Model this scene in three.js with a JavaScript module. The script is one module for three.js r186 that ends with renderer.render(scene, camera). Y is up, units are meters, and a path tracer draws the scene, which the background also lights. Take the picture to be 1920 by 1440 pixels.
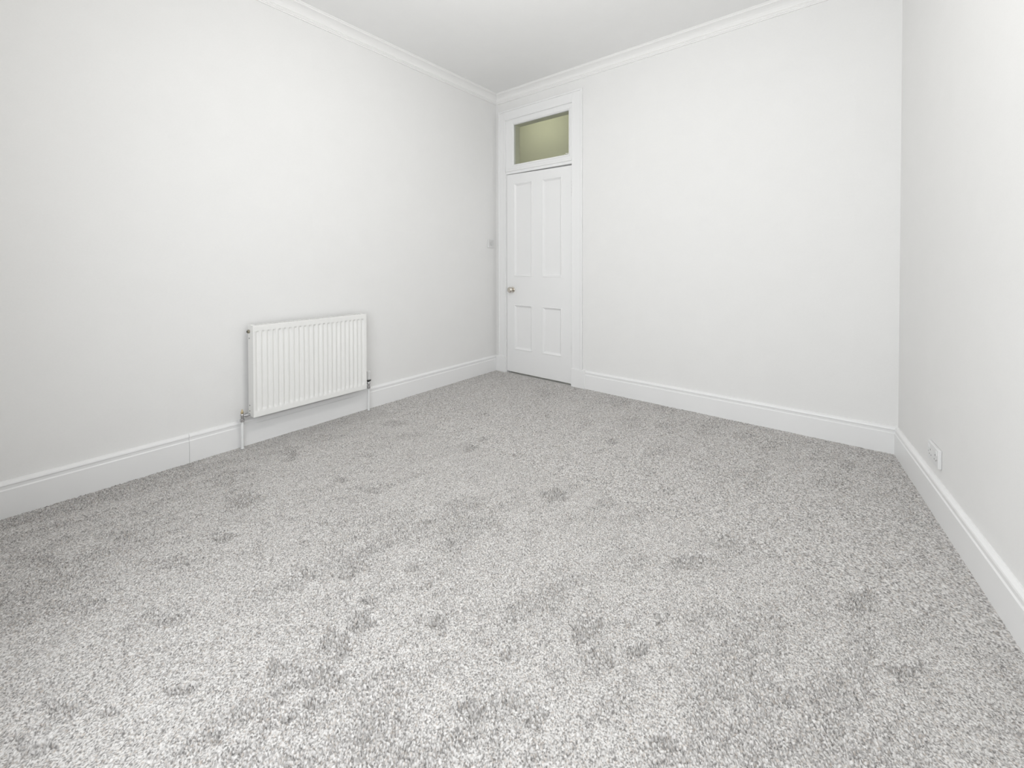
import * as THREE from 'three';
import { RectAreaLightUniformsLib } from 'three/addons/lights/RectAreaLightUniformsLib.js';
import { RoundedBoxGeometry } from 'three/addons/geometries/RoundedBoxGeometry.js';
import { mergeGeometries, toCreasedNormals } from 'three/addons/utils/BufferGeometryUtils.js';

// ---------------------------------------------------------------- camera, light, exposure
const scene = new THREE.Scene();
const FOCAL = 787.82;                                   // in pixels of the 1920 x 1440 frame
const camera = new THREE.PerspectiveCamera(2 * Math.atan(720 / FOCAL) * 180 / Math.PI, 1920 / 1440, 0.02, 60);
camera.position.set(0, 1.15, 0);
camera.rotation.order = 'YXZ';
camera.rotation.set(-0.01293, 0.68331, -0.00161);
camera.setViewOffset(1920, 1440, 0, 720 - 503.15, 1920, 1440);   // shift lens: verticals stay upright
camera.updateProjectionMatrix();

const renderer = new THREE.WebGLRenderer({ antialias: true });
renderer.toneMapping = THREE.LinearToneMapping;
renderer.toneMappingExposure = 1.06;
renderer.shadowMap.enabled = true;

// bright overcast sky outside the window behind the camera
scene.background = new THREE.Color().setRGB(1.1, 1.13, 1.19);
RectAreaLightUniformsLib.init();

// room measures (metres)
const L = 2.989, D = 3.404, H = 2.917, XC = 0.212, ANG = 0.13318;   // left wall, back wall, ceiling, right corner, turn of right wall
const ZW = 0.2;                                                      // inner face of the window wall
const WIN = { x0: -1.75, x1: 0.4, y0: 0.25, y1: 2.35 };

const DAY = 2.55, LAMP = 1.9;
const daylight = new THREE.RectAreaLight(new THREE.Color().setRGB(0.965, 0.99, 1.03), WIN.x1 - WIN.x0 - 0.16, WIN.y1 - WIN.y0 - 0.16, DAY);
daylight.name = 'window_daylight';
daylight.position.set((WIN.x0 + WIN.x1) / 2, (WIN.y0 + WIN.y1) / 2, ZW + 0.13);
daylight.lookAt((WIN.x0 + WIN.x1) / 2, (WIN.y0 + WIN.y1) / 2, -3);
scene.add(daylight);

// ---------------------------------------------------------------- helpers
let seed = 20731;
const rnd = () => { seed = (seed * 1664525 + 1013904223) >>> 0; return seed / 4294967296; };
const V = (x, y, z) => new THREE.Vector3(x, y, z);
function hash2(i, j) { let h = (Math.imul(i, 374761393) + Math.imul(j, 668265263)) | 0; h = Math.imul(h ^ (h >>> 13), 1274126177); return ((h ^ (h >>> 16)) >>> 0) / 4294967296; }
function noise2(x, y) {
  const i = Math.floor(x), j = Math.floor(y), u = x - i, v = y - j, s = u * u * (3 - 2 * u), t = v * v * (3 - 2 * v);
  return (hash2(i, j) * (1 - s) + hash2(i + 1, j) * s) * (1 - t) + (hash2(i, j + 1) * (1 - s) + hash2(i + 1, j + 1) * s) * t;
}
const fbm = (x, y) => noise2(x, y) * 0.53 + noise2(x * 2.1 + 7, y * 2.1 + 3) * 0.3 + noise2(x * 4.3 + 1, y * 4.3 + 9) * 0.17;
const smooth = (a, b, x) => { const t = Math.min(1, Math.max(0, (x - a) / (b - a))); return t * t * (3 - 2 * t); };

function shadow(m) { m.castShadow = true; m.receiveShadow = true; return m; }
function mesh(name, geo, mat, parent) {
  const g = Array.isArray(geo) ? mergeGeometries(geo.map(x => x.index ? x.toNonIndexed() : x).map(x => { for (const k of Object.keys(x.attributes)) if (!['position', 'normal', 'uv'].includes(k)) x.deleteAttribute(k); return x; })) : geo;
  const m = shadow(new THREE.Mesh(g, mat)); m.name = name; (parent || scene).add(m); return m;
}
function thing(name, label, category, [x, y, z] = [0, 0, 0]) {
  const o = new THREE.Group(); o.name = name; o.position.set(x, y, z); o.userData = { label, category }; scene.add(o); return o;
}
function structure(o, label, category) { o.userData = { kind: 'structure', label, category }; return o; }
function structGroup(name, label, category) { const o = new THREE.Group(); o.name = name; scene.add(o); return structure(o, label, category); }
function boxAt(x0, x1, y0, y1, z0, z1, r = 0) {
  const w = x1 - x0, h = y1 - y0, d = z1 - z0;
  const g = r ? new RoundedBoxGeometry(w, h, d, 2, r) : new THREE.BoxGeometry(w, h, d);
  g.translate((x0 + x1) / 2, (y0 + y1) / 2, (z0 + z1) / 2); return planarUV(g);
}
// uv in metres, by the way each face points
function planarUV(g) {
  const n = g.index ? g.toNonIndexed() : g, p = n.attributes.position, q = n.attributes.normal, uv = new Float32Array(p.count * 2);
  for (let i = 0; i < p.count; i++) {
    const ax = Math.abs(q.getX(i)), ay = Math.abs(q.getY(i)), az = Math.abs(q.getZ(i));
    if (ay >= ax && ay >= az) { uv[2 * i] = p.getX(i); uv[2 * i + 1] = p.getZ(i); }
    else if (ax >= az) { uv[2 * i] = p.getZ(i); uv[2 * i + 1] = p.getY(i); }
    else { uv[2 * i] = p.getX(i); uv[2 * i + 1] = p.getY(i); }
  }
  n.setAttribute('uv', new THREE.BufferAttribute(uv, 2)); return n;
}
function lathe(pts, seg = 24) { return new THREE.LatheGeometry(pts.map(([r, y]) => new THREE.Vector2(r, y)), seg); }
function tri(list) {                                        // flat triangles from a list of quads (a, b, c, d counter-clockwise from outside)
  const pos = [];
  for (const [a, b, c, d] of list) { for (const v of [a, b, c]) pos.push(v.x, v.y, v.z); if (d) for (const v of [a, c, d]) pos.push(v.x, v.y, v.z); }
  const g = new THREE.BufferGeometry(); g.setAttribute('position', new THREE.Float32BufferAttribute(pos, 3)); g.computeVertexNormals(); return planarUV(g);
}
// a closed profile [[out, up] ...] swept straight from A to B; out is the way the wall faces
function sweep(profile, A, B, out) {
  const at = (P, [u, v]) => V(P.x + out.x * u, P.y + v, P.z + out.z * u), quads = [], n = profile.length;
  const right = V().crossVectors(V().subVectors(B, A), out).y > 0;
  for (let i = 0; i < n; i++) {
    const a = profile[i], b = profile[(i + 1) % n];
    quads.push(right ? [at(A, a), at(A, b), at(B, b), at(B, a)] : [at(A, b), at(A, a), at(B, a), at(B, b)]);
  }
  const cap = THREE.ShapeUtils.triangulateShape(profile.map(([u, v]) => new THREE.Vector2(u, v)), []);
  for (const [i, j, k] of cap) { quads.push([at(A, profile[i]), at(A, profile[j]), at(A, profile[k])], [at(B, profile[k]), at(B, profile[j]), at(B, profile[i])]); }
  return tri(quads);
}
// a profile [[inset, z] ...] carried round the rectangle x0..x1, y0..y1
function ring(x0, x1, y0, y1, profile) {
  const quads = [], R = ([i, z]) => [V(x0 + i, y0 + i, z), V(x1 - i, y0 + i, z), V(x1 - i, y1 - i, z), V(x0 + i, y1 - i, z)];
  for (let k = 0; k + 1 < profile.length; k++) { const o = R(profile[k]), n = R(profile[k + 1]); for (let s = 0; s < 4; s++) quads.push([o[s], o[(s + 1) % 4], n[(s + 1) % 4], n[s]]); }
  return tri(quads);
}
function plate(x0, x1, y0, y1, z0, z1, holes, bevel = 0) {   // a board in x, y with rectangular holes
  const s = new THREE.Shape([[x0, y0], [x1, y0], [x1, y1], [x0, y1]].map(p => new THREE.Vector2(...p)));
  for (const [a, b, c, d] of holes) s.holes.push(new THREE.Path([[a, c], [a, d], [b, d], [b, c]].map(p => new THREE.Vector2(...p))));
  const g = new THREE.ExtrudeGeometry(s, { depth: z1 - z0, bevelEnabled: false }); g.translate(0, 0, z0); return planarUV(g);
}

// ---------------------------------------------------------------- materials
function grain(size, f, srgb) {
  const d = new Uint8Array(size * size * 4);
  for (let j = 0; j < size; j++) for (let i = 0; i < size; i++) { const c = f(i, j); for (let k = 0; k < 3; k++) d[(j * size + i) * 4 + k] = Math.max(0, Math.min(255, Array.isArray(c) ? c[k] : c)); d[(j * size + i) * 4 + 3] = 255; }
  const t = new THREE.DataTexture(d, size, size); t.wrapS = t.wrapT = THREE.RepeatWrapping; t.magFilter = THREE.LinearFilter; t.minFilter = THREE.LinearMipmapLinearFilter; t.generateMipmaps = true;
  if (srgb) t.colorSpace = THREE.SRGBColorSpace; t.needsUpdate = true; return t;
}
const mottle = grain(512, (i, j) => 251 + 2.2 * (fbm(i / 40, j / 40) - 0.5) + 2 * (hash2(i, j) - 0.5), true);                   // faint unevenness of the emulsion
mottle.repeat.set(0.7, 0.7);

const std = (rgb, roughness, more = {}) => new THREE.MeshStandardMaterial({ color: new THREE.Color().setRGB(...rgb), roughness, ...more });
const M = {
  wall: std([0.885, 0.881, 0.873], 0.85, { map: mottle }),
  ceiling: std([0.93, 0.928, 0.922], 0.9, { map: mottle }),
  cornice: std([0.905, 0.9, 0.892], 0.8),
  gloss: std([0.89, 0.89, 0.89], 0.32),
  radiator: std([0.88, 0.878, 0.86], 0.35),
  plastic: std([0.8, 0.8, 0.8], 0.35),
  greyPlastic: std([0.71, 0.71, 0.705], 0.4),
  pipe: std([0.86, 0.87, 0.87], 0.3),
  chrome: std([0.62, 0.62, 0.63], 0.22, { metalness: 1 }),
  nickel: std([0.66, 0.62, 0.56], 0.14, { metalness: 1 }),
  brass: std([0.6, 0.49, 0.31], 0.4, { metalness: 1 }),
  oldBrass: std([0.36, 0.33, 0.26], 0.45, { metalness: 1 }),
  black: std([0.02, 0.02, 0.02], 0.5),
  hole: std([0.05, 0.05, 0.05], 0.9),
  hall: std([0.5, 0.495, 0.385], 0.85, { map: mottle }),
  hallTrim: std([0.74, 0.73, 0.6], 0.5),
  hallFloor: std([0.2, 0.17, 0.14], 0.7),
  backing: std([0.5, 0.485, 0.47], 1),
  glass: new THREE.MeshPhysicalMaterial({ color: new THREE.Color().setRGB(0.97, 0.98, 0.95), transmission: 1, thickness: 0, roughness: 0.04, ior: 1.5 }),
  glassOld: new THREE.MeshPhysicalMaterial({ color: new THREE.Color().setRGB(0.97, 0.98, 0.95), transmission: 1, thickness: 0, roughness: 0.2, ior: 1.5 }),
  tuft: new THREE.MeshStandardMaterial({ color: 0xffffff, roughness: 1, vertexColors: true }),
};

// ---------------------------------------------------------------- room shell
const rdir = V(Math.sin(ANG), 0, Math.cos(ANG)), rout = V(-Math.cos(ANG), 0, Math.sin(ANG));     // along the right wall towards the window; the way it faces
const RC = V(XC, 0, -D), rEnd = (ZW + D) / Math.cos(ANG), XR = XC + rdir.x * rEnd;
const FLOOR = -0.009;                                       // carpet backing; the pile reaches up to y = 0
const OPEN = { x0: -2.87, x1: -2.02, y1: 2.66 };            // door opening

structure(mesh('floor', boxAt(-L - 0.2, 0.95, -0.2, FLOOR, -D - 0.1, ZW + 0.4), M.backing), 'carpet backing floor slab beneath the grey pile', 'floor');
structure(mesh('ceiling', boxAt(-L - 0.2, 0.95, H, H + 0.15, -D - 0.1, ZW + 0.4), M.ceiling), 'flat white painted ceiling with cornice round its edge', 'ceiling');
structure(mesh('wall_left', boxAt(-L - 0.2, -L, FLOOR, H, -D - 0.14, ZW + 0.3), M.wall), 'plain white painted wall behind the radiator', 'wall');
structure(mesh('wall_back', plate(-L - 0.2, XC + 0.3, FLOOR, H, -D - 0.14, -D, [[OPEN.x0, OPEN.x1, FLOOR + 0.0005, OPEN.y1]]), M.wall), 'plain white painted wall around the panelled door', 'wall');
{
  const g = new THREE.BoxGeometry(0.2, H - FLOOR, rEnd + 0.4); g.translate(0.1, (H + FLOOR) / 2, (rEnd + 0.4) / 2 - 0.1);
  const w = mesh('wall_right', planarUV(g), M.wall); w.position.copy(RC); w.rotation.y = ANG;
  structure(w, 'plain white painted wall with the low double socket', 'wall');
}
structure(mesh('wall_front', plate(-L - 0.2, XR + 0.35, FLOOR, H, ZW, ZW + 0.3, [[WIN.x0, WIN.x1, WIN.y0, WIN.y1]]), M.wall), 'white painted window wall facing the panelled door', 'wall');

// window in that wall: frame, mullion, meeting rails, panes, sill
{
  const w = structGroup('window_1', 'white framed window in two lights facing the panelled door', 'window');
  const { x0, x1, y0, y1 } = WIN, m = (x0 + x1) / 2, t = (y0 + y1) / 2, z0 = ZW + 0.17, z1 = ZW + 0.24;
  const cells = []; for (const [a, b] of [[x0 + 0.05, m - 0.03], [m + 0.03, x1 - 0.05]]) for (const [c, d] of [[y0 + 0.06, t - 0.02], [t + 0.02, y1 - 0.05]]) cells.push([a, b, c, d]);
  mesh('window_frame', plate(x0, x1, y0, y1, z0, z1, cells), M.gloss, w);
  for (const [a, b, c, d] of cells) mesh('pane', boxAt(a, b, c, d, z0 + 0.03, z0 + 0.034), M.glass, w);
  mesh('window_sill', boxAt(x0 - 0.05, x1 + 0.05, y0 - 0.025, y0, ZW - 0.03, z0, 0.006), M.gloss, w);
}

// skirting boards: flat board, quirk, moulded top
const SK = [[0, FLOOR], [0.02, FLOOR], [0.02, 0.123], [0.0155, 0.128], [0.0155, 0.1425], [0.0195, 0.1445], [0.0195, 0.1485], [0.0175, 0.1545], [0.012, 0.1595], [0.005, 0.1625], [0, 0.163]];
{
  const b = structGroup('baseboard_left', 'white moulded skirting board along the radiator wall', 'skirting'), out = V(1, 0, 0);
  mesh('board', sweep(SK, V(-L, 0, ZW), V(-L, 0, -0.6935), out), M.gloss, b);
  mesh('board', sweep(SK.map(([u, v]) => [u > 0 ? u + 0.0006 : u, v]), V(-L, 0, -0.6945), V(-L, 0, -D), out), M.gloss, b);
}
structure(mesh('baseboard_back', sweep(SK, V(-1.905, 0, -D), V(XC + 0.05, 0, -D), V(0, 0, 1)), M.gloss), 'white moulded skirting board right of the panelled door', 'skirting');
structure(mesh('baseboard_right', sweep(SK, RC.clone().addScaledVector(rdir, -0.05), RC.clone().addScaledVector(rdir, rEnd), rout), M.gloss), 'white moulded skirting board below the double socket', 'skirting');
structure(mesh('baseboard_front', sweep(SK, V(-L, 0, ZW), V(XR, 0, ZW), V(0, 0, -1)), M.gloss), 'white moulded skirting board under the window', 'skirting');

// cornice: two fillets at the ceiling, cove, bead on the wall
const CO = [[0, 0], [0.088, 0], [0.088, -0.005], [0.083, -0.0065], [0.083, -0.0085], [0.079, -0.010], [0.079, -0.016], [0.071, -0.0175], [0.062, -0.02], [0.048, -0.026], [0.036, -0.034], [0.027, -0.044], [0.0225, -0.052], [0.0225, -0.056], [0.018, -0.058], [0.018, -0.061], [0.0135, -0.0635], [0.0135, -0.069], [0.008, -0.072], [0.008, -0.079], [0, -0.079]];
structure(mesh('trim_1', sweep(CO, V(-L, H, ZW), V(-L, H, -D), V(1, 0, 0)), M.cornice), 'white plaster cornice above the radiator wall', 'cornice');
structure(mesh('trim_2', sweep(CO, V(-L, H, -D), V(XC + 0.02, H, -D), V(0, 0, 1)), M.cornice), 'white plaster cornice above the panelled door', 'cornice');
structure(mesh('trim_3', sweep(CO, V(XC, H, -D).addScaledVector(rdir, -0.02), V(XC, H, -D).addScaledVector(rdir, rEnd), rout), M.cornice), 'white plaster cornice above the double socket wall', 'cornice');
structure(mesh('trim_4', sweep(CO, V(-L, H, ZW), V(XR, H, ZW), V(0, 0, -1)), M.cornice), 'white plaster cornice above the window', 'cornice');

// ---------------------------------------------------------------- door surround: lining, architrave, plinth blocks
const zb = -D;                                              // face of the back wall
{
  const s = structGroup('trim_5', 'white painted architrave and lining around the panelled door', 'door surround');
  mesh('lining', boxAt(OPEN.x0, -2.844, FLOOR, OPEN.y1, zb - 0.14, zb + 0.004), M.gloss, s);
  mesh('lining', boxAt(-2.044, OPEN.x1, FLOOR, OPEN.y1, zb - 0.14, zb + 0.004), M.gloss, s);
  mesh('lining', boxAt(-2.844, -2.044, 2.635, OPEN.y1, zb - 0.14, zb + 0.004), M.gloss, s);
  mesh('door_stop', [boxAt(-2.844, -2.824, FLOOR, 2.08, zb - 0.08, zb - 0.046), boxAt(-2.064, -2.044, FLOOR, 2.08, zb - 0.08, zb - 0.046)], M.gloss, s);
  mesh('transom_bar', [boxAt(-2.844, -2.044, 2.076, 2.135, zb - 0.1, zb + 0.006, 0.003), boxAt(-2.844, -2.044, 2.104, 2.122, zb - 0.01, zb + 0.016, 0.004), boxAt(-2.824, -2.064, 2.03, 2.08, zb - 0.08, zb - 0.046)], M.gloss, s);
  // architrave: flat board with a stepped inner bead and a raised outer band
  const leg = (a, b, y1, inner) => { const w = b - a; return [boxAt(a + 0.003, b - 0.003, FLOOR, y1 - 0.003, zb - 0.01, zb + 0.016, 0.002), inner > 0 ? boxAt(b - 0.018, b, FLOOR, y1, zb - 0.01, zb + 0.026, 0.004) : boxAt(a, a + 0.018, FLOOR, y1, zb - 0.01, zb + 0.026, 0.004), inner > 0 ? boxAt(a, a + 0.012, FLOOR, y1, zb - 0.01, zb + 0.0195, 0.003) : boxAt(b - 0.012, b, FLOOR, y1, zb - 0.01, zb + 0.0195, 0.003)]; };
  mesh('architrave', leg(-2.04, -1.93, 2.745, 1), M.gloss, s);
  mesh('architrave', leg(-2.94, -2.85, 2.745, -1), M.gloss, s);
  mesh('architrave', [boxAt(-2.86, -2.03, 2.643, 2.742, zb - 0.012, zb + 0.0155, 0.002), boxAt(-2.937, -1.933, 2.727, 2.7445, zb - 0.012, zb + 0.0255, 0.004), boxAt(-2.861, -2.029, 2.64, 2.652, zb - 0.012, zb + 0.019, 0.003)], M.gloss, s);
  mesh('plinth_block', boxAt(-2.989 + 0.018, -2.852, FLOOR, 0.163, zb - 0.01, zb + 0.03, 0.004), M.gloss, s);
  mesh('plinth_block', boxAt(-2.043, -1.9, FLOOR, 0.166, zb - 0.01, zb + 0.028, 0.004), M.gloss, s);
}
// fanlight above the door
{
  const w = structGroup('window_2', 'fixed glass fanlight in a white frame above the panelled door', 'fanlight');
  const gx0 = -2.752, gx1 = -2.082, gy0 = 2.168, gy1 = 2.586;
  mesh('window_frame', plate(-2.844, -2.044, 2.135, 2.635, zb - 0.04, zb + 0.002, [[gx0, gx1, gy0, gy1]]), M.gloss, w);
  mesh('glazing_bead', ring(gx0 - 0.014, gx1 + 0.014, gy0 - 0.014, gy1 + 0.014, [[0, zb + 0.002], [0, zb + 0.008], [0.006, zb + 0.008], [0.018, zb - 0.008], [0.018, zb - 0.012]]), M.gloss, w);
  mesh('pane', boxAt(gx0, gx1, gy0, gy1, zb - 0.016, zb - 0.012), M.glassOld, w);
  mesh('reveal', plate(-2.844, -2.044, 2.135, 2.635, zb - 0.11, zb - 0.04, [[gx0, gx1, gy0, gy1]]), M.hallTrim, w);
  const fleck = []; for (const [x, y, r] of [[-2.118, 2.183, 0.006], [-2.098, 2.181, 0.005], [-2.107, 2.179, 0.004], [-2.135, 2.178, 0.003]]) { const g = new THREE.IcosahedronGeometry(r, 1); g.scale(1.2, 0.8, 0.3); g.translate(x, y, zb - 0.0115); fleck.push(g); }
  mesh('paint_flecks', fleck, M.gloss, w).userData.label = 'white paint flecks on the glass corner';
}

// ---------------------------------------------------------------- the door: frame of stiles and rails, four panels with mouldings, knob, hinges
{
  const d = structGroup('door_1', 'white four panel door with round nickel knob', 'door');
  const x0 = -2.841, x1 = -2.049, y0 = 0.012, zf = zb - 0.002, zk = zb - 0.044;
  const panels = [[-2.746, -2.51, 1.01, 1.974], [-2.39, -2.16, 1.01, 1.974], [-2.746, -2.51, 0.25, 0.718], [-2.39, -2.16, 0.25, 0.718]];
  const s = new THREE.Shape([[x0, y0], [x1, y0], [x1, 2.061], [x0, 2.073]].map(p => new THREE.Vector2(...p)));
  for (const [a, b, c, e] of panels) s.holes.push(new THREE.Path([[a, c], [a, e], [b, e], [b, c]].map(p => new THREE.Vector2(...p))));
  const g = new THREE.ExtrudeGeometry(s, { depth: zf - zk, bevelEnabled: false }); g.translate(0, 0, zk);
  mesh('leaf', planarUV(g), M.gloss, d);
  for (const [a, b, c, e] of panels) {
    const p = mesh('panel', boxAt(a, b, c, e, zf - 0.03, zf - 0.014), M.gloss, d);
    mesh('moulding', ring(a, b, c, e, [[0, zf], [0.003, zf + 0.0035], [0.008, zf + 0.0035], [0.011, zf], [0.016, zf - 0.004], [0.021, zf - 0.010], [0.026, zf - 0.0115], [0.027, zf - 0.014]]), M.gloss, p);
  }
  const k = new THREE.Group(); k.name = 'door_knob'; k.position.set(-2.765, 0.87, zf); k.userData.label = 'round polished nickel knob'; d.add(k);
  const turn = gg => { gg.rotateX(Math.PI / 2); return gg; };
  mesh('rose', turn(lathe([[0, 0.008], [0.018, 0.008], [0.025, 0.0065], [0.029, 0.003], [0.03, 0]].map(q => [q[0], q[1]]).reverse(), 32)), M.nickel, k);
  mesh('knob', turn(lathe([[0.011, 0], [0.0105, 0.016], [0.0125, 0.024], [0.021, 0.029], [0.028, 0.036], [0.0305, 0.044], [0.029, 0.052], [0.023, 0.058], [0.012, 0.0615], [0, 0.0622]], 32)), M.nickel, k);
  for (const [a, b] of [[1.775, 1.94], [0.29, 0.385]]) {                     // painted butt hinges on the right edge
    const h = new THREE.Group(); h.name = 'hinge'; h.position.set(-2.0455, a, zf + 0.006); d.add(h);
    const n = 5, step = (b - a) / n;
    for (let i = 0; i < n; i++) { const c = new THREE.CylinderGeometry(0.0065, 0.0065, step - 0.0035, 14); c.translate(0, step * (i + 0.5), 0); mesh('knuckle', c, M.gloss, h); }
    const pin = new THREE.CylinderGeometry(0.0042, 0.0042, b - a - 0.004, 10); pin.translate(0, (b - a) / 2, 0); mesh('pin', pin, M.hole, h);
  }
}

// ---------------------------------------------------------------- hallway beyond the door
{
  const z1 = zb - 0.14, z0 = zb - 1.4, hh = 3.25;
  structure(mesh('wall_hall', boxAt(-4.6, 0.2, FLOOR, hh, z0 - 0.1, z0), M.hall), 'olive beige hallway wall seen through the fanlight', 'wall');
  structure(mesh('wall_hall_end', boxAt(-4.7, -4.6, FLOOR, hh, z0, z1), M.hall), 'olive beige end wall of the hallway', 'wall');
  structure(mesh('wall_hall_start', boxAt(0.1, 0.2, FLOOR, hh, z0, z1), M.hall), 'olive beige near end wall of the hallway', 'wall');
  structure(mesh('wall_hall_side', [boxAt(-4.7, -L - 0.2, FLOOR, hh, z1, z1 + 0.1), boxAt(-L - 0.2, 0.2, H, hh, z1, z1 + 0.1)], M.hall), 'olive beige hallway wall beside the bedroom door', 'wall');
  structure(mesh('floor_hall', boxAt(-4.7, 0.2, -0.2, FLOOR, z0 - 0.1, zb - 0.1), M.hallFloor), 'dark hallway floor beyond the panelled door', 'floor');
  structure(mesh('ceiling_hall', boxAt(-4.7, 0.2, hh, hh + 0.1, z0 - 0.1, z1 + 0.1), M.ceiling), 'white hallway ceiling beyond the fanlight', 'ceiling');
  const t = thing('ceiling_lamp', 'small globe ceiling lamp in the hallway', 'lamp', [-3.3, 3.1, z0 + 0.63]);
  const cord = new THREE.CylinderGeometry(0.02, 0.02, 0.09, 12); cord.translate(0, 0.09, 0); mesh('stem', cord, M.plastic, t);
  const ro = new THREE.CylinderGeometry(0.04, 0.045, 0.02, 20); ro.translate(0, 0.14, 0); mesh('ceiling_rose', ro, M.plastic, t);
  mesh('bulb', new THREE.SphereGeometry(0.06, 12, 8), new THREE.MeshStandardMaterial({ color: 0xffffff, emissive: new THREE.Color().setRGB(1, 0.9, 0.72), emissiveIntensity: 1.2 }), t);
  const p = new THREE.PointLight(new THREE.Color().setRGB(0.97, 0.98, 0.85), 0.72, 0, 2); p.castShadow = true; t.add(p);
}

// ---------------------------------------------------------------- radiator
{
  const xb = -L + 0.032, xf = -L + 0.116, yb = 0.193, yt = 0.762, zn = -0.999, zfar = -1.774;
  const t = thing('radiator', 'white ribbed panel radiator with valves and pipes on the wall', 'radiator', [-L, 0, (zn + zfar) / 2]);
  const put = g => { g.translate(L, 0, -(zn + zfar) / 2); return g; };
  // pressed front panel: a height field over (z, y); recessed channels between flush ridges
  const N = 23, w = zn - zfar, rim = 0.012, pitch = (w - 2 * rim) / N, deep = 0.0098;
  const zs = [0, 0.002]; for (let i = 0; i < N; i++) for (const f of [0, 0.05, 0.1, 0.16, 0.22, 0.27, 0.42, 0.52, 0.62, 0.7, 0.78]) zs.push(rim + (i + f) * pitch); zs.push(w - rim, w - 0.002, w);
  const ys = [0, 0.002, 0.026, 0.029, 0.034, 0.042, 0.05, 0.057, 0.1, 0.2, 0.3, 0.4, 0.5, yt - yb - 0.042, yt - yb - 0.036, yt - yb - 0.033, yt - yb - 0.030, yt - yb - 0.002, yt - yb];
  const hgt = (u, v) => {
    if (u <= 0 || u >= w || v <= 0 || v >= yt - yb) return -0.002;
    if (u < rim || u > w - rim) return 0;
    const f = ((u - rim) / pitch) % 1, ch = smooth(0.0, 0.27, f) * (1 - smooth(0.42, 0.78, f));
    const ends = smooth(0.028, 0.056, v) * (1 - smooth(yt - yb - 0.041, yt - yb - 0.031, v));
    return -deep * ch * ends;
  };
  const pos = [], idx = [];
  for (const v of ys) for (const u of zs) pos.push(xf + hgt(u, v), yb + v, zn - u);
  const nx = zs.length; for (let j = 0; j + 1 < ys.length; j++) for (let i = 0; i + 1 < nx; i++) { const a = j * nx + i, b = a + 1, c = a + nx, e = c + 1; idx.push(a, b, e, a, e, c); }
  let g = new THREE.BufferGeometry(); g.setAttribute('position', new THREE.Float32BufferAttribute(pos, 3)); g.setIndex(idx); g = toCreasedNormals(g, 0.7);
  mesh('front_panel', put(planarUV(g)), M.radiator, t);
  const back = boxAt(xb, xb + 0.012, yb + 0.004, yt - 0.004, zfar + 0.002, zn - 0.002, 0.003); mesh('back_panel', put(back), M.radiator, t);
  const tray = boxAt(xf - 0.012, xf - 0.0095, yb, yb + 0.003, zfar, zn);
  mesh('body', [put(boxAt(xf - 0.022, xf - 0.0095, yb + 0.003, yt - 0.006, zfar + 0.002, zn - 0.002)), put(boxAt(xf - 0.0105, xf - 0.0015, yb, yb + 0.003, zfar, zn)), put(boxAt(xf - 0.0105, xf - 0.0015, yt - 0.003, yt, zfar, zn))], M.radiator, t);
  // end covers
  for (const [a, b] of [[zn - 0.002, zn + 0.002], [zfar - 0.002, zfar + 0.002]]) mesh('side_panel', put(boxAt(xb - 0.002, xf - 0.001, yb + 0.001, yt + 0.002, a, b, 0.0015)), M.radiator, t);
  // convector fins seen through the grille
  const fins = []; for (let i = 0; i < 46; i++) { const z = zn - 0.02 - i * (w - 0.04) / 45; fins.push(put(boxAt(xb + 0.012, xf - 0.022, yb + 0.06, yt - 0.04, z - 0.0004, z + 0.0004))); }
  const fin = mesh('convector_fins', fins, M.radiator, t); fin.userData.kind = 'stuff';
  // top grille with slots
  const slots = []; for (let i = 0; i < 26; i++) { const u = 0.018 + i * (w - 0.036) / 26; slots.push([u, u + 0.0215, 0.012, 0.034], [u, u + 0.0215, 0.040, 0.062]); }
  const gr = plate(0, w, 0, xf - xb - 0.008, 0, 0.0025, slots); gr.rotateX(-Math.PI / 2); gr.rotateY(Math.PI / 2); gr.translate(xb, yt - 0.0005, zn);
  gr.translate(xf - xb - 0.008 + 0 * w, 0, 0); gr.computeBoundingBox();
  gr.translate(xb + 0.003 - gr.boundingBox.min.x, 0, zfar - gr.boundingBox.min.z);
  mesh('top_grille', put(gr), M.radiator, t);
  for (const z of [zn - 0.13, zfar + 0.13]) mesh('bracket', put(boxAt(-L + 0.0015, xb + 0.004, yb + 0.05, yt - 0.06, z - 0.015, z + 0.015, 0.002)), M.radiator, t);
  // bleed valve and holes on the near end
  const cx = -L + 0.055, cyl = (r1, r2, h, seg = 16) => new THREE.CylinderGeometry(r1, r2, h, seg);
  { const c = cyl(0.011, 0.011, 0.012, 6); c.rotateX(Math.PI / 2); c.translate(cx, 0.723, zn + 0.007); const bv = mesh('bleed_valve', put(c), M.oldBrass, t); bv.userData.label = 'small tarnished bleed valve';
    const q = cyl(0.0045, 0.0045, 0.004, 4); q.rotateX(Math.PI / 2); q.translate(cx, 0.723, zn + 0.0145); mesh('key_square', put(q), M.hole, bv); }
  for (const y of [0.681, 0.259, 0.224]) { const c = cyl(0.0035, 0.0035, 0.002, 12); c.rotateX(Math.PI / 2); c.translate(cx, y, zn + 0.0022); mesh('screw_hole', put(c), M.hole, t); }
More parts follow.
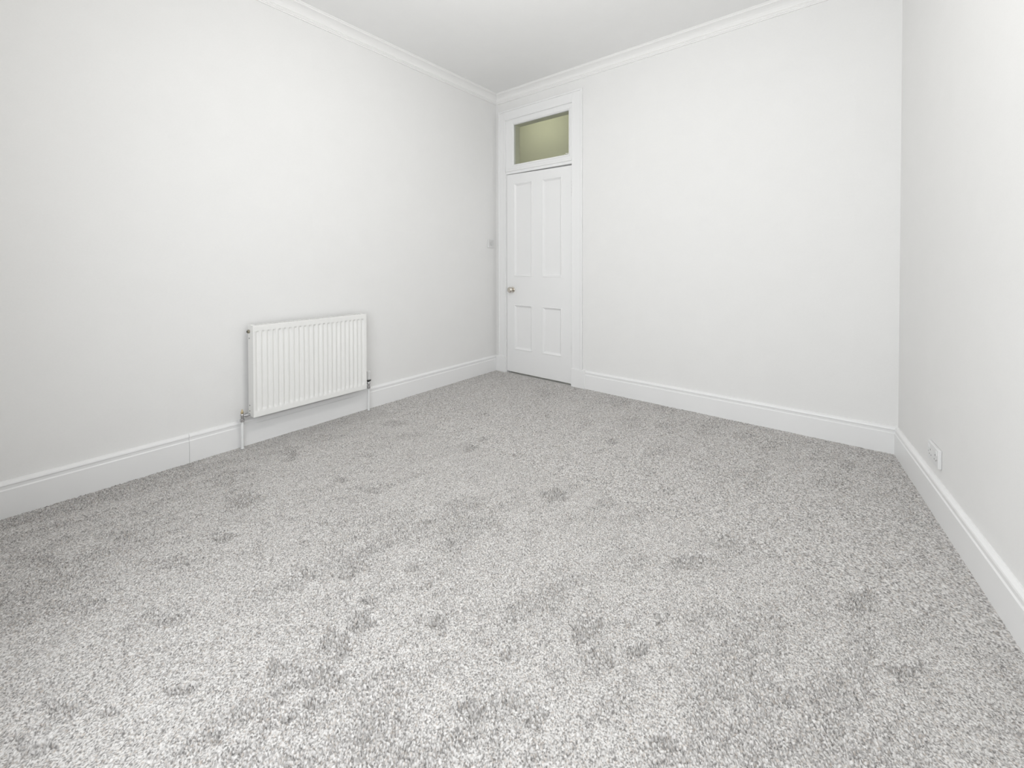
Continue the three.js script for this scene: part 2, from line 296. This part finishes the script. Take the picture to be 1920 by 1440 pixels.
  // lockshield valve, cap missing, on the near side
  { const z = -0.953, lv = new THREE.Group(); lv.name = 'lockshield_valve'; lv.position.set(cx + L, 0, z - (zn + zfar) / 2); lv.userData.label = 'bare chrome lockshield valve'; t.add(lv);
    mesh('valve_body', lathe([[0, 0.178], [0.0105, 0.178], [0.0105, 0.212], [0.009, 0.219], [0, 0.219]]), M.chrome, lv);
    const nut = cyl(0.0145, 0.0145, 0.015, 6); nut.translate(0, 0.177, 0); mesh('nut', nut, M.chrome, lv);
    mesh('spindle', lathe([[0, 0.217], [0.0075, 0.217], [0.0075, 0.231], [0.004, 0.233], [0.004, 0.244], [0, 0.244]], 12), M.brass, lv).userData.label = 'brass spindle';
    const tail = cyl(0.008, 0.008, 0.046); tail.rotateX(Math.PI / 2); tail.translate(0, 0.202, -0.023); mesh('tail', tail, M.chrome, lv);
    const n2 = cyl(0.0135, 0.0135, 0.014, 6); n2.rotateX(Math.PI / 2); n2.translate(0, 0.202, -0.024); mesh('nut', n2, M.chrome, lv);
    mesh('pipe', lathe([[0, 0.0004], [0.011, 0.0004], [0.011, 0.004], [0.0078, 0.006], [0.0078, 0.172], [0, 0.172]], 20), M.pipe, lv); }
  // valve with white cap on the far side
  { const z = -1.827, tv = new THREE.Group(); tv.name = 'capped_valve'; tv.position.set(cx + L, 0, z - (zn + zfar) / 2); tv.userData.label = 'chrome valve with white plastic cap'; t.add(tv);
    mesh('cap', lathe([[0, 0.241], [0.0165, 0.241], [0.016, 0.252], [0.0135, 0.262], [0.0135, 0.292], [0.0145, 0.303], [0.013, 0.308], [0, 0.309]], 20), M.plastic, tv);
    mesh('ring', lathe([[0, 0.231], [0.0175, 0.231], [0.019, 0.236], [0.0175, 0.241], [0, 0.241]], 20), M.black, tv).userData.label = 'black ring';
    mesh('valve_body', lathe([[0, 0.18], [0.0115, 0.18], [0.0115, 0.205], [0.0135, 0.208], [0.0135, 0.216], [0.0105, 0.219], [0.0105, 0.231], [0, 0.231]]), M.chrome, tv);
    const nut = cyl(0.0145, 0.0145, 0.015, 6); nut.translate(0, 0.18, 0); mesh('nut', nut, M.chrome, tv);
    const tail = cyl(0.008, 0.008, 0.053); tail.rotateX(Math.PI / 2); tail.translate(0, 0.204, 0.0265); mesh('tail', tail, M.chrome, tv);
    const n2 = cyl(0.0135, 0.0135, 0.014, 6); n2.rotateX(Math.PI / 2); n2.translate(0, 0.204, 0.028); mesh('nut', n2, M.chrome, tv);
    mesh('pipe', lathe([[0, 0.0004], [0.011, 0.0004], [0.011, 0.004], [0.0078, 0.006], [0.0078, 0.174], [0, 0.174]], 20), M.pipe, tv); }
}

// ---------------------------------------------------------------- pendant in the middle of the ceiling, above the frame
{
  const t = thing('pendant_lamp', 'white globe pendant lamp hanging from the middle of the bedroom ceiling', 'lamp', [-1.05, 2.4, -1.25]);
  const cord = new THREE.CylinderGeometry(0.003, 0.003, 0.4, 8); cord.translate(0, 0.3, 0); mesh('cord', cord, M.plastic, t);
  mesh('ceiling_rose', lathe([[0, H - 2.4 - 0.028], [0.03, H - 2.4 - 0.026], [0.045, H - 2.4 - 0.01], [0.048, H - 2.4], [0, H - 2.4]]), M.plastic, t);
  mesh('lamp_holder', lathe([[0.0, 0.06], [0.02, 0.06], [0.02, 0.095], [0.008, 0.105], [0, 0.105]]), M.plastic, t);
  mesh('globe_bulb', new THREE.SphereGeometry(0.075, 16, 10), new THREE.MeshStandardMaterial({ color: 0xffffff, emissive: new THREE.Color().setRGB(1, 0.98, 0.94), emissiveIntensity: 4 }), t);
  const p = new THREE.PointLight(new THREE.Color().setRGB(1, 0.985, 0.95), LAMP, 0, 2); p.castShadow = true; p.shadow.radius = 3.5; t.add(p);
}

// ---------------------------------------------------------------- light switch by the door
{
  const t = thing('light_switch', 'small square white light switch on the wall beside the door', 'switch', [-L, 1.356, -3.31]);
  const g = new RoundedBoxGeometry(0.011, 0.09, 0.09, 3, 0.004); g.translate(0.0055, 0, 0); mesh('plate', g, M.plastic, t);
  const f = new RoundedBoxGeometry(0.004, 0.074, 0.074, 2, 0.0015); f.translate(0.0098, 0, 0); mesh('face_panel', f, M.greyPlastic, t).userData.label = 'pale grey face';
  const su = plate(-0.0135, 0.0135, -0.02, 0.02, 0.0105, 0.0118, [[-0.0115, 0.0115, -0.018, 0.018]]); su.rotateY(Math.PI / 2); mesh('rocker_surround', su, M.greyPlastic, t);
  const r = new RoundedBoxGeometry(0.006, 0.034, 0.021, 2, 0.0015); r.rotateZ(0.1); r.translate(0.0115, 0, 0); mesh('rocker', r, M.greyPlastic, t);
  for (const y of [-0.0302, 0.0302]) { const c = new THREE.CylinderGeometry(0.0032, 0.0032, 0.001, 12); c.rotateZ(Math.PI / 2); c.translate(0.0112, 0, y); mesh('screw', c, M.chrome, t); }
}

// ---------------------------------------------------------------- double socket on the right wall
{
  const c = RC.clone().addScaledVector(rdir, 0.678); c.y = 0.262;
  const t = thing('double_socket', 'white double power socket low on the right wall', 'socket', [c.x, c.y, c.z]); t.rotation.y = ANG - Math.PI / 2;
  // local x runs along the wall, z faces the room
  const g = new RoundedBoxGeometry(0.142, 0.086, 0.014, 3, 0.004); g.translate(0, 0, 0.007); mesh('plate', g, M.plastic, t);
  for (const s of [-1, 1]) {
    const r = new RoundedBoxGeometry(0.014, 0.02, 0.006, 2, 0.0015); r.rotateX(0.14); r.translate(s * 0.052, 0.022, 0.0145); mesh('rocker', r, M.plastic, t);
    const holes = [boxAt(-0.002, 0.002, 0.008, 0.016, 0.0136, 0.0143), boxAt(-0.0145, -0.0085, -0.012, -0.008, 0.0136, 0.0143), boxAt(0.0085, 0.0145, -0.012, -0.008, 0.0136, 0.0143)];
    for (const q of holes) { q.translate(s * 0.033, -0.004, 0); mesh('pin_slot', q, M.hole, t); }
  }
  for (const s of [-1, 1]) { const k = new THREE.CylinderGeometry(0.0034, 0.0034, 0.001, 12); k.rotateX(Math.PI / 2); k.translate(s * 0.06, -0.006, 0.0144); mesh('screw', k, M.chrome, t); }
}

// ---------------------------------------------------------------- carpet pile: every tuft tip and gap a point of one fine relief
{
  // scuffs where feet have turned the pile: centre x, z and two half axes on the floor
  const SCUFFS = [[-1.466,-0.843,0.055,-0.045,-0.054,-0.031],[-1.278,-1.177,0.024,-0.019,-0.02,-0.019],[-1.445,-1.389,0.059,-0.048,-0.033,-0.032],[-1.466,-1.206,0.03,-0.024,-0.019,-0.015],[-1.797,-0.928,0.033,-0.027,-0.019,-0.01],[-2.32,-0.752,0.071,-0.058,-0.112,-0.037],[-1.921,-1.189,0.053,-0.043,-0.047,-0.029],[-2.113,-1.151,0.033,-0.027,-0.032,-0.018],[-2.618,-1.106,0.037,-0.03,-0.091,-0.039],[-2.256,-1.398,0.025,-0.02,-0.032,-0.02],[-1.861,-1.86,0.036,-0.029,-0.045,-0.045],[-1.879,-2.0,0.027,-0.022,-0.035,-0.038],[-2.137,-3.074,0.093,-0.075,-0.084,-0.12],[-1.802,-2.627,0.019,-0.015,-0.033,-0.048],[-2.18,-2.322,0.047,-0.038,-0.031,-0.034],[-1.486,-2.675,0.042,-0.034,-0.036,-0.065],[-1.206,-2.522,0.038,-0.03,-0.026,-0.055],[-1.232,-2.879,0.075,-0.06,-0.052,-0.122],[-1.021,-2.986,0.073,-0.059,-0.035,-0.102],[-0.774,-3.123,0.092,-0.074,-0.034,-0.138],[-0.545,-3.133,0.082,-0.067,-0.018,-0.101],[-1.209,-2.309,0.03,-0.025,-0.014,-0.027],[-0.913,-2.577,0.064,-0.052,-0.013,-0.038],[-1.558,-1.962,0.037,-0.03,-0.022,-0.028],[-1.143,-1.736,0.041,-0.033,-0.041,-0.063],[-1.235,-1.383,0.033,-0.027,-0.016,-0.018],[-0.875,-2.263,0.034,-0.028,-0.021,-0.054],[-0.729,-2.134,0.025,-0.02,-0.012,-0.036],[-1.546,-3.231,0.138,-0.111,-0.063,-0.131],[-1.134,-3.316,0.098,-0.079,-0.035,-0.101],[-1.022,-0.876,0.024,-0.019,-0.028,-0.024],[-0.791,-0.944,0.031,-0.025,-0.017,-0.02],[-0.637,-1.163,0.036,-0.03,-0.036,-0.066],[-0.49,-1.188,0.025,-0.02,-0.014,-0.034],[-0.544,-1.122,0.015,-0.012,-0.008,-0.016],[-0.479,-1.356,0.027,-0.022,-0.01,-0.028],[-0.124,-1.299,0.027,-0.022,-0.003,-0.03],[-1.284,-0.983,0.022,-0.018,-0.014,-0.011],[-1.182,-0.963,0.037,-0.03,-0.018,-0.015],[-1.28,-0.79,0.017,-0.014,-0.021,-0.013],[-1.216,-0.731,0.037,-0.03,-0.034,-0.021],[-1.204,-0.643,0.04,-0.033,-0.046,-0.025],[-1.138,-0.569,0.046,-0.038,-0.043,-0.022],[-1.089,-0.515,0.027,-0.022,-0.016,-0.008],[-1.264,-0.507,0.033,-0.027,-0.026,-0.011],[-0.913,-0.561,0.018,-0.015,-0.013,-0.008],[-1.098,-0.458,0.026,-0.021,-0.013,-0.006],[-1.749,-0.326,0.081,-0.066,-0.044,-0.008],[-2.017,-0.425,0.064,-0.052,-0.052,-0.011],[-2.059,-0.597,0.044,-0.036,-0.042,-0.012],[-1.603,-0.081,0.054,-0.044,-0.036,-0.002],[-1.517,-0.042,0.04,-0.032,-0.031,-0.001],[-1.467,-0.175,0.016,-0.013,-0.018,-0.002],[-1.207,-0.323,0.03,-0.025,-0.017,-0.005],[-1.407,-0.293,0.033,-0.027,-0.022,-0.005],[-1.563,-0.704,0.043,-0.035,-0.014,-0.006],[-1.494,-0.947,0.05,-0.041,-0.02,-0.013],[-0.082,-2.758,0.087,-0.07,-0.002,-0.07],[-0.389,-3.099,0.079,-0.064,-0.011,-0.085],[-0.019,-3.035,0.07,-0.057,-0.001,-0.066],[-2.564,-1.805,0.075,-0.061,-0.053,-0.038],[-0.371,-1.92,0.068,-0.055,-0.009,-0.046],[-0.471,-1.679,0.048,-0.039,-0.012,-0.044],[0.034,-1.856,0.056,-0.046,0.001,-0.061],[0.123,-1.611,0.047,-0.038,0.003,-0.044],[-2.014,-0.166,0.084,-0.068,-0.066,-0.006],[-2.417,-0.101,0.08,-0.065,-0.091,-0.004],[-2.393,-0.326,0.088,-0.071,-0.058,-0.008],[-0.61,-0.854,0.031,-0.025,-0.015,-0.021],[-0.343,-1.009,0.04,-0.032,-0.006,-0.019],[-0.766,-0.744,0.032,-0.026,-0.017,-0.017]];
  const cell = 0.25, grid = new Map();
  for (const s of SCUFFS) { const R = 1.6 * (Math.hypot(s[2], s[3]) + Math.hypot(s[4], s[5])); for (let i = Math.floor((s[0] - R) / cell); i <= Math.floor((s[0] + R) / cell); i++) for (let j = Math.floor((s[1] - R) / cell); j <= Math.floor((s[1] + R) / cell); j++) { const k = i * 1000 + j; if (!grid.has(k)) grid.set(k, []); grid.get(k).push(s); } }
  const turned = (x0, z0) => {                             // 0: pile lies smooth, 1: turned and standing open
    const x = x0 + 0.022 * (noise2(x0 * 26 + 3, z0 * 21) - 0.5), z = z0 + 0.034 * (noise2(x0 * 23, z0 * 19 + 8) - 0.5);
    let m = 0;
    for (const s of grid.get(Math.floor(x / cell) * 1000 + Math.floor(z / cell)) || []) {
      const dx = x - s[0], dz = z - s[1], det = s[2] * s[5] - s[3] * s[4], u = (dx * s[5] - dz * s[4]) / det, v = (dz * s[2] - dx * s[3]) / det;
      const q = Math.hypot(u, v) + 1.5 * (fbm(x * 40 + z * 10 + 5, z * 26) - 0.47);
      m = Math.max(m, (1 - smooth(0.7, 1.2, q)) * Math.max(0.5, 1.1 - 5 * Math.hypot(s[2], s[3])) * (1.12 + 0.4 * noise2(s[0] * 91, s[1] * 77)));
    }
    const strokes = fbm(x0 * 11 + z0 * 2.6, z0 * 2.9 - x0 * 0.5), broad = fbm(x0 * 2.4 + 30, z0 * 1.7 + 11), fine = fbm(x0 * 30 + z0 * 6, z0 * 14);
    const trodden = smooth(-2.2, -0.6, z0) * 0.08 - 0.025;      // the pile in front of the window has been walked over more
    m = Math.max(m, 0.66 * smooth(0.5, 0.7, strokes * 0.45 + broad * 0.3 + fine * 0.25 + trodden), 0.3 * smooth(0.45, 0.75, fine + trodden));
    return Math.min(1.4, m);
  };
  // flecked yarn
  const tone = [[0.74, 0.723, 0.709], [0.56, 0.544, 0.532], [0.38, 0.367, 0.358], [0.21, 0.201, 0.195], [0.52, 0.468, 0.425]];
  const pos = [], col = [], idx = [];
  // z0..z1 covered by rows of points `step` apart, every second row shifted by half a step
  function field(z0, z1, step) {
    const rows = Math.round((z1 - z0) / (step * 0.87)), cols = Math.round((L + 0.63) / step), start = pos.length / 3;
    for (let j = 0; j <= rows; j++) for (let i = 0; i <= cols; i++) {
      const edge = j === 0 || j === rows, zr = z0 + (z1 - z0) * j / rows, xr = XC + (zr + D) * Math.tan(ANG) - 0.012, xl = -L + 0.012;
      let x = xl + (i + (j % 2 ? 0.5 : 0)) * step, z = zr;
      if (!edge) { x += (rnd() - 0.5) * 0.7 * step; z += (rnd() - 0.5) * 0.7 * step; } else { rnd(); rnd(); }
      x = Math.min(x, xr);
      const m = turned(x, z), open = 0.0026 + 0.0115 * m;                     // turned pile stands open: deeper gaps between the tufts
      const r0 = rnd(), y = edge ? -0.004 : -open * Math.pow(r0, 1.3);
      pos.push(x, y, z);
      const r = rnd(), k = r < 0.30 ? 0 : r < 0.58 ? 1 : r < 0.78 ? 2 : r < 0.92 ? 3 : 4, b = 0.94 + rnd() * 0.12;
      col.push(tone[k][0] * b, tone[k][1] * b, tone[k][2] * b);
    }
    const n = cols + 1;
    for (let j = 0; j < rows; j++) for (let i = 0; i < cols; i++) {
      const a = start + j * n + i, b = a + 1, c = a + n, d = c + 1;
      const xa = XC + D * Math.tan(ANG); if (pos[3 * a] >= pos[3 * b]) continue;  // beyond the right wall
      if (j % 2) idx.push(a, c, d, a, d, b); else idx.push(a, c, b, b, c, d);
    }
  }
  field(-D + 0.012, -1.9, 0.0042);
  field(-1.9, 0.02, 0.0029);
  field(0.02, ZW - 0.01, 0.008);
  const g = new THREE.BufferGeometry(); g.setAttribute('position', new THREE.Float32BufferAttribute(pos, 3)); g.setAttribute('color', new THREE.Float32BufferAttribute(col, 3)); g.setIndex(idx); g.computeVertexNormals();
  const pile = mesh('carpet', g, M.tuft); pile.userData = { kind: 'stuff', label: 'flecked light grey twist pile carpet covering the whole floor', category: 'carpet' };
  console.log('carpet triangles', idx.length / 3);
}

renderer.render(scene, camera);
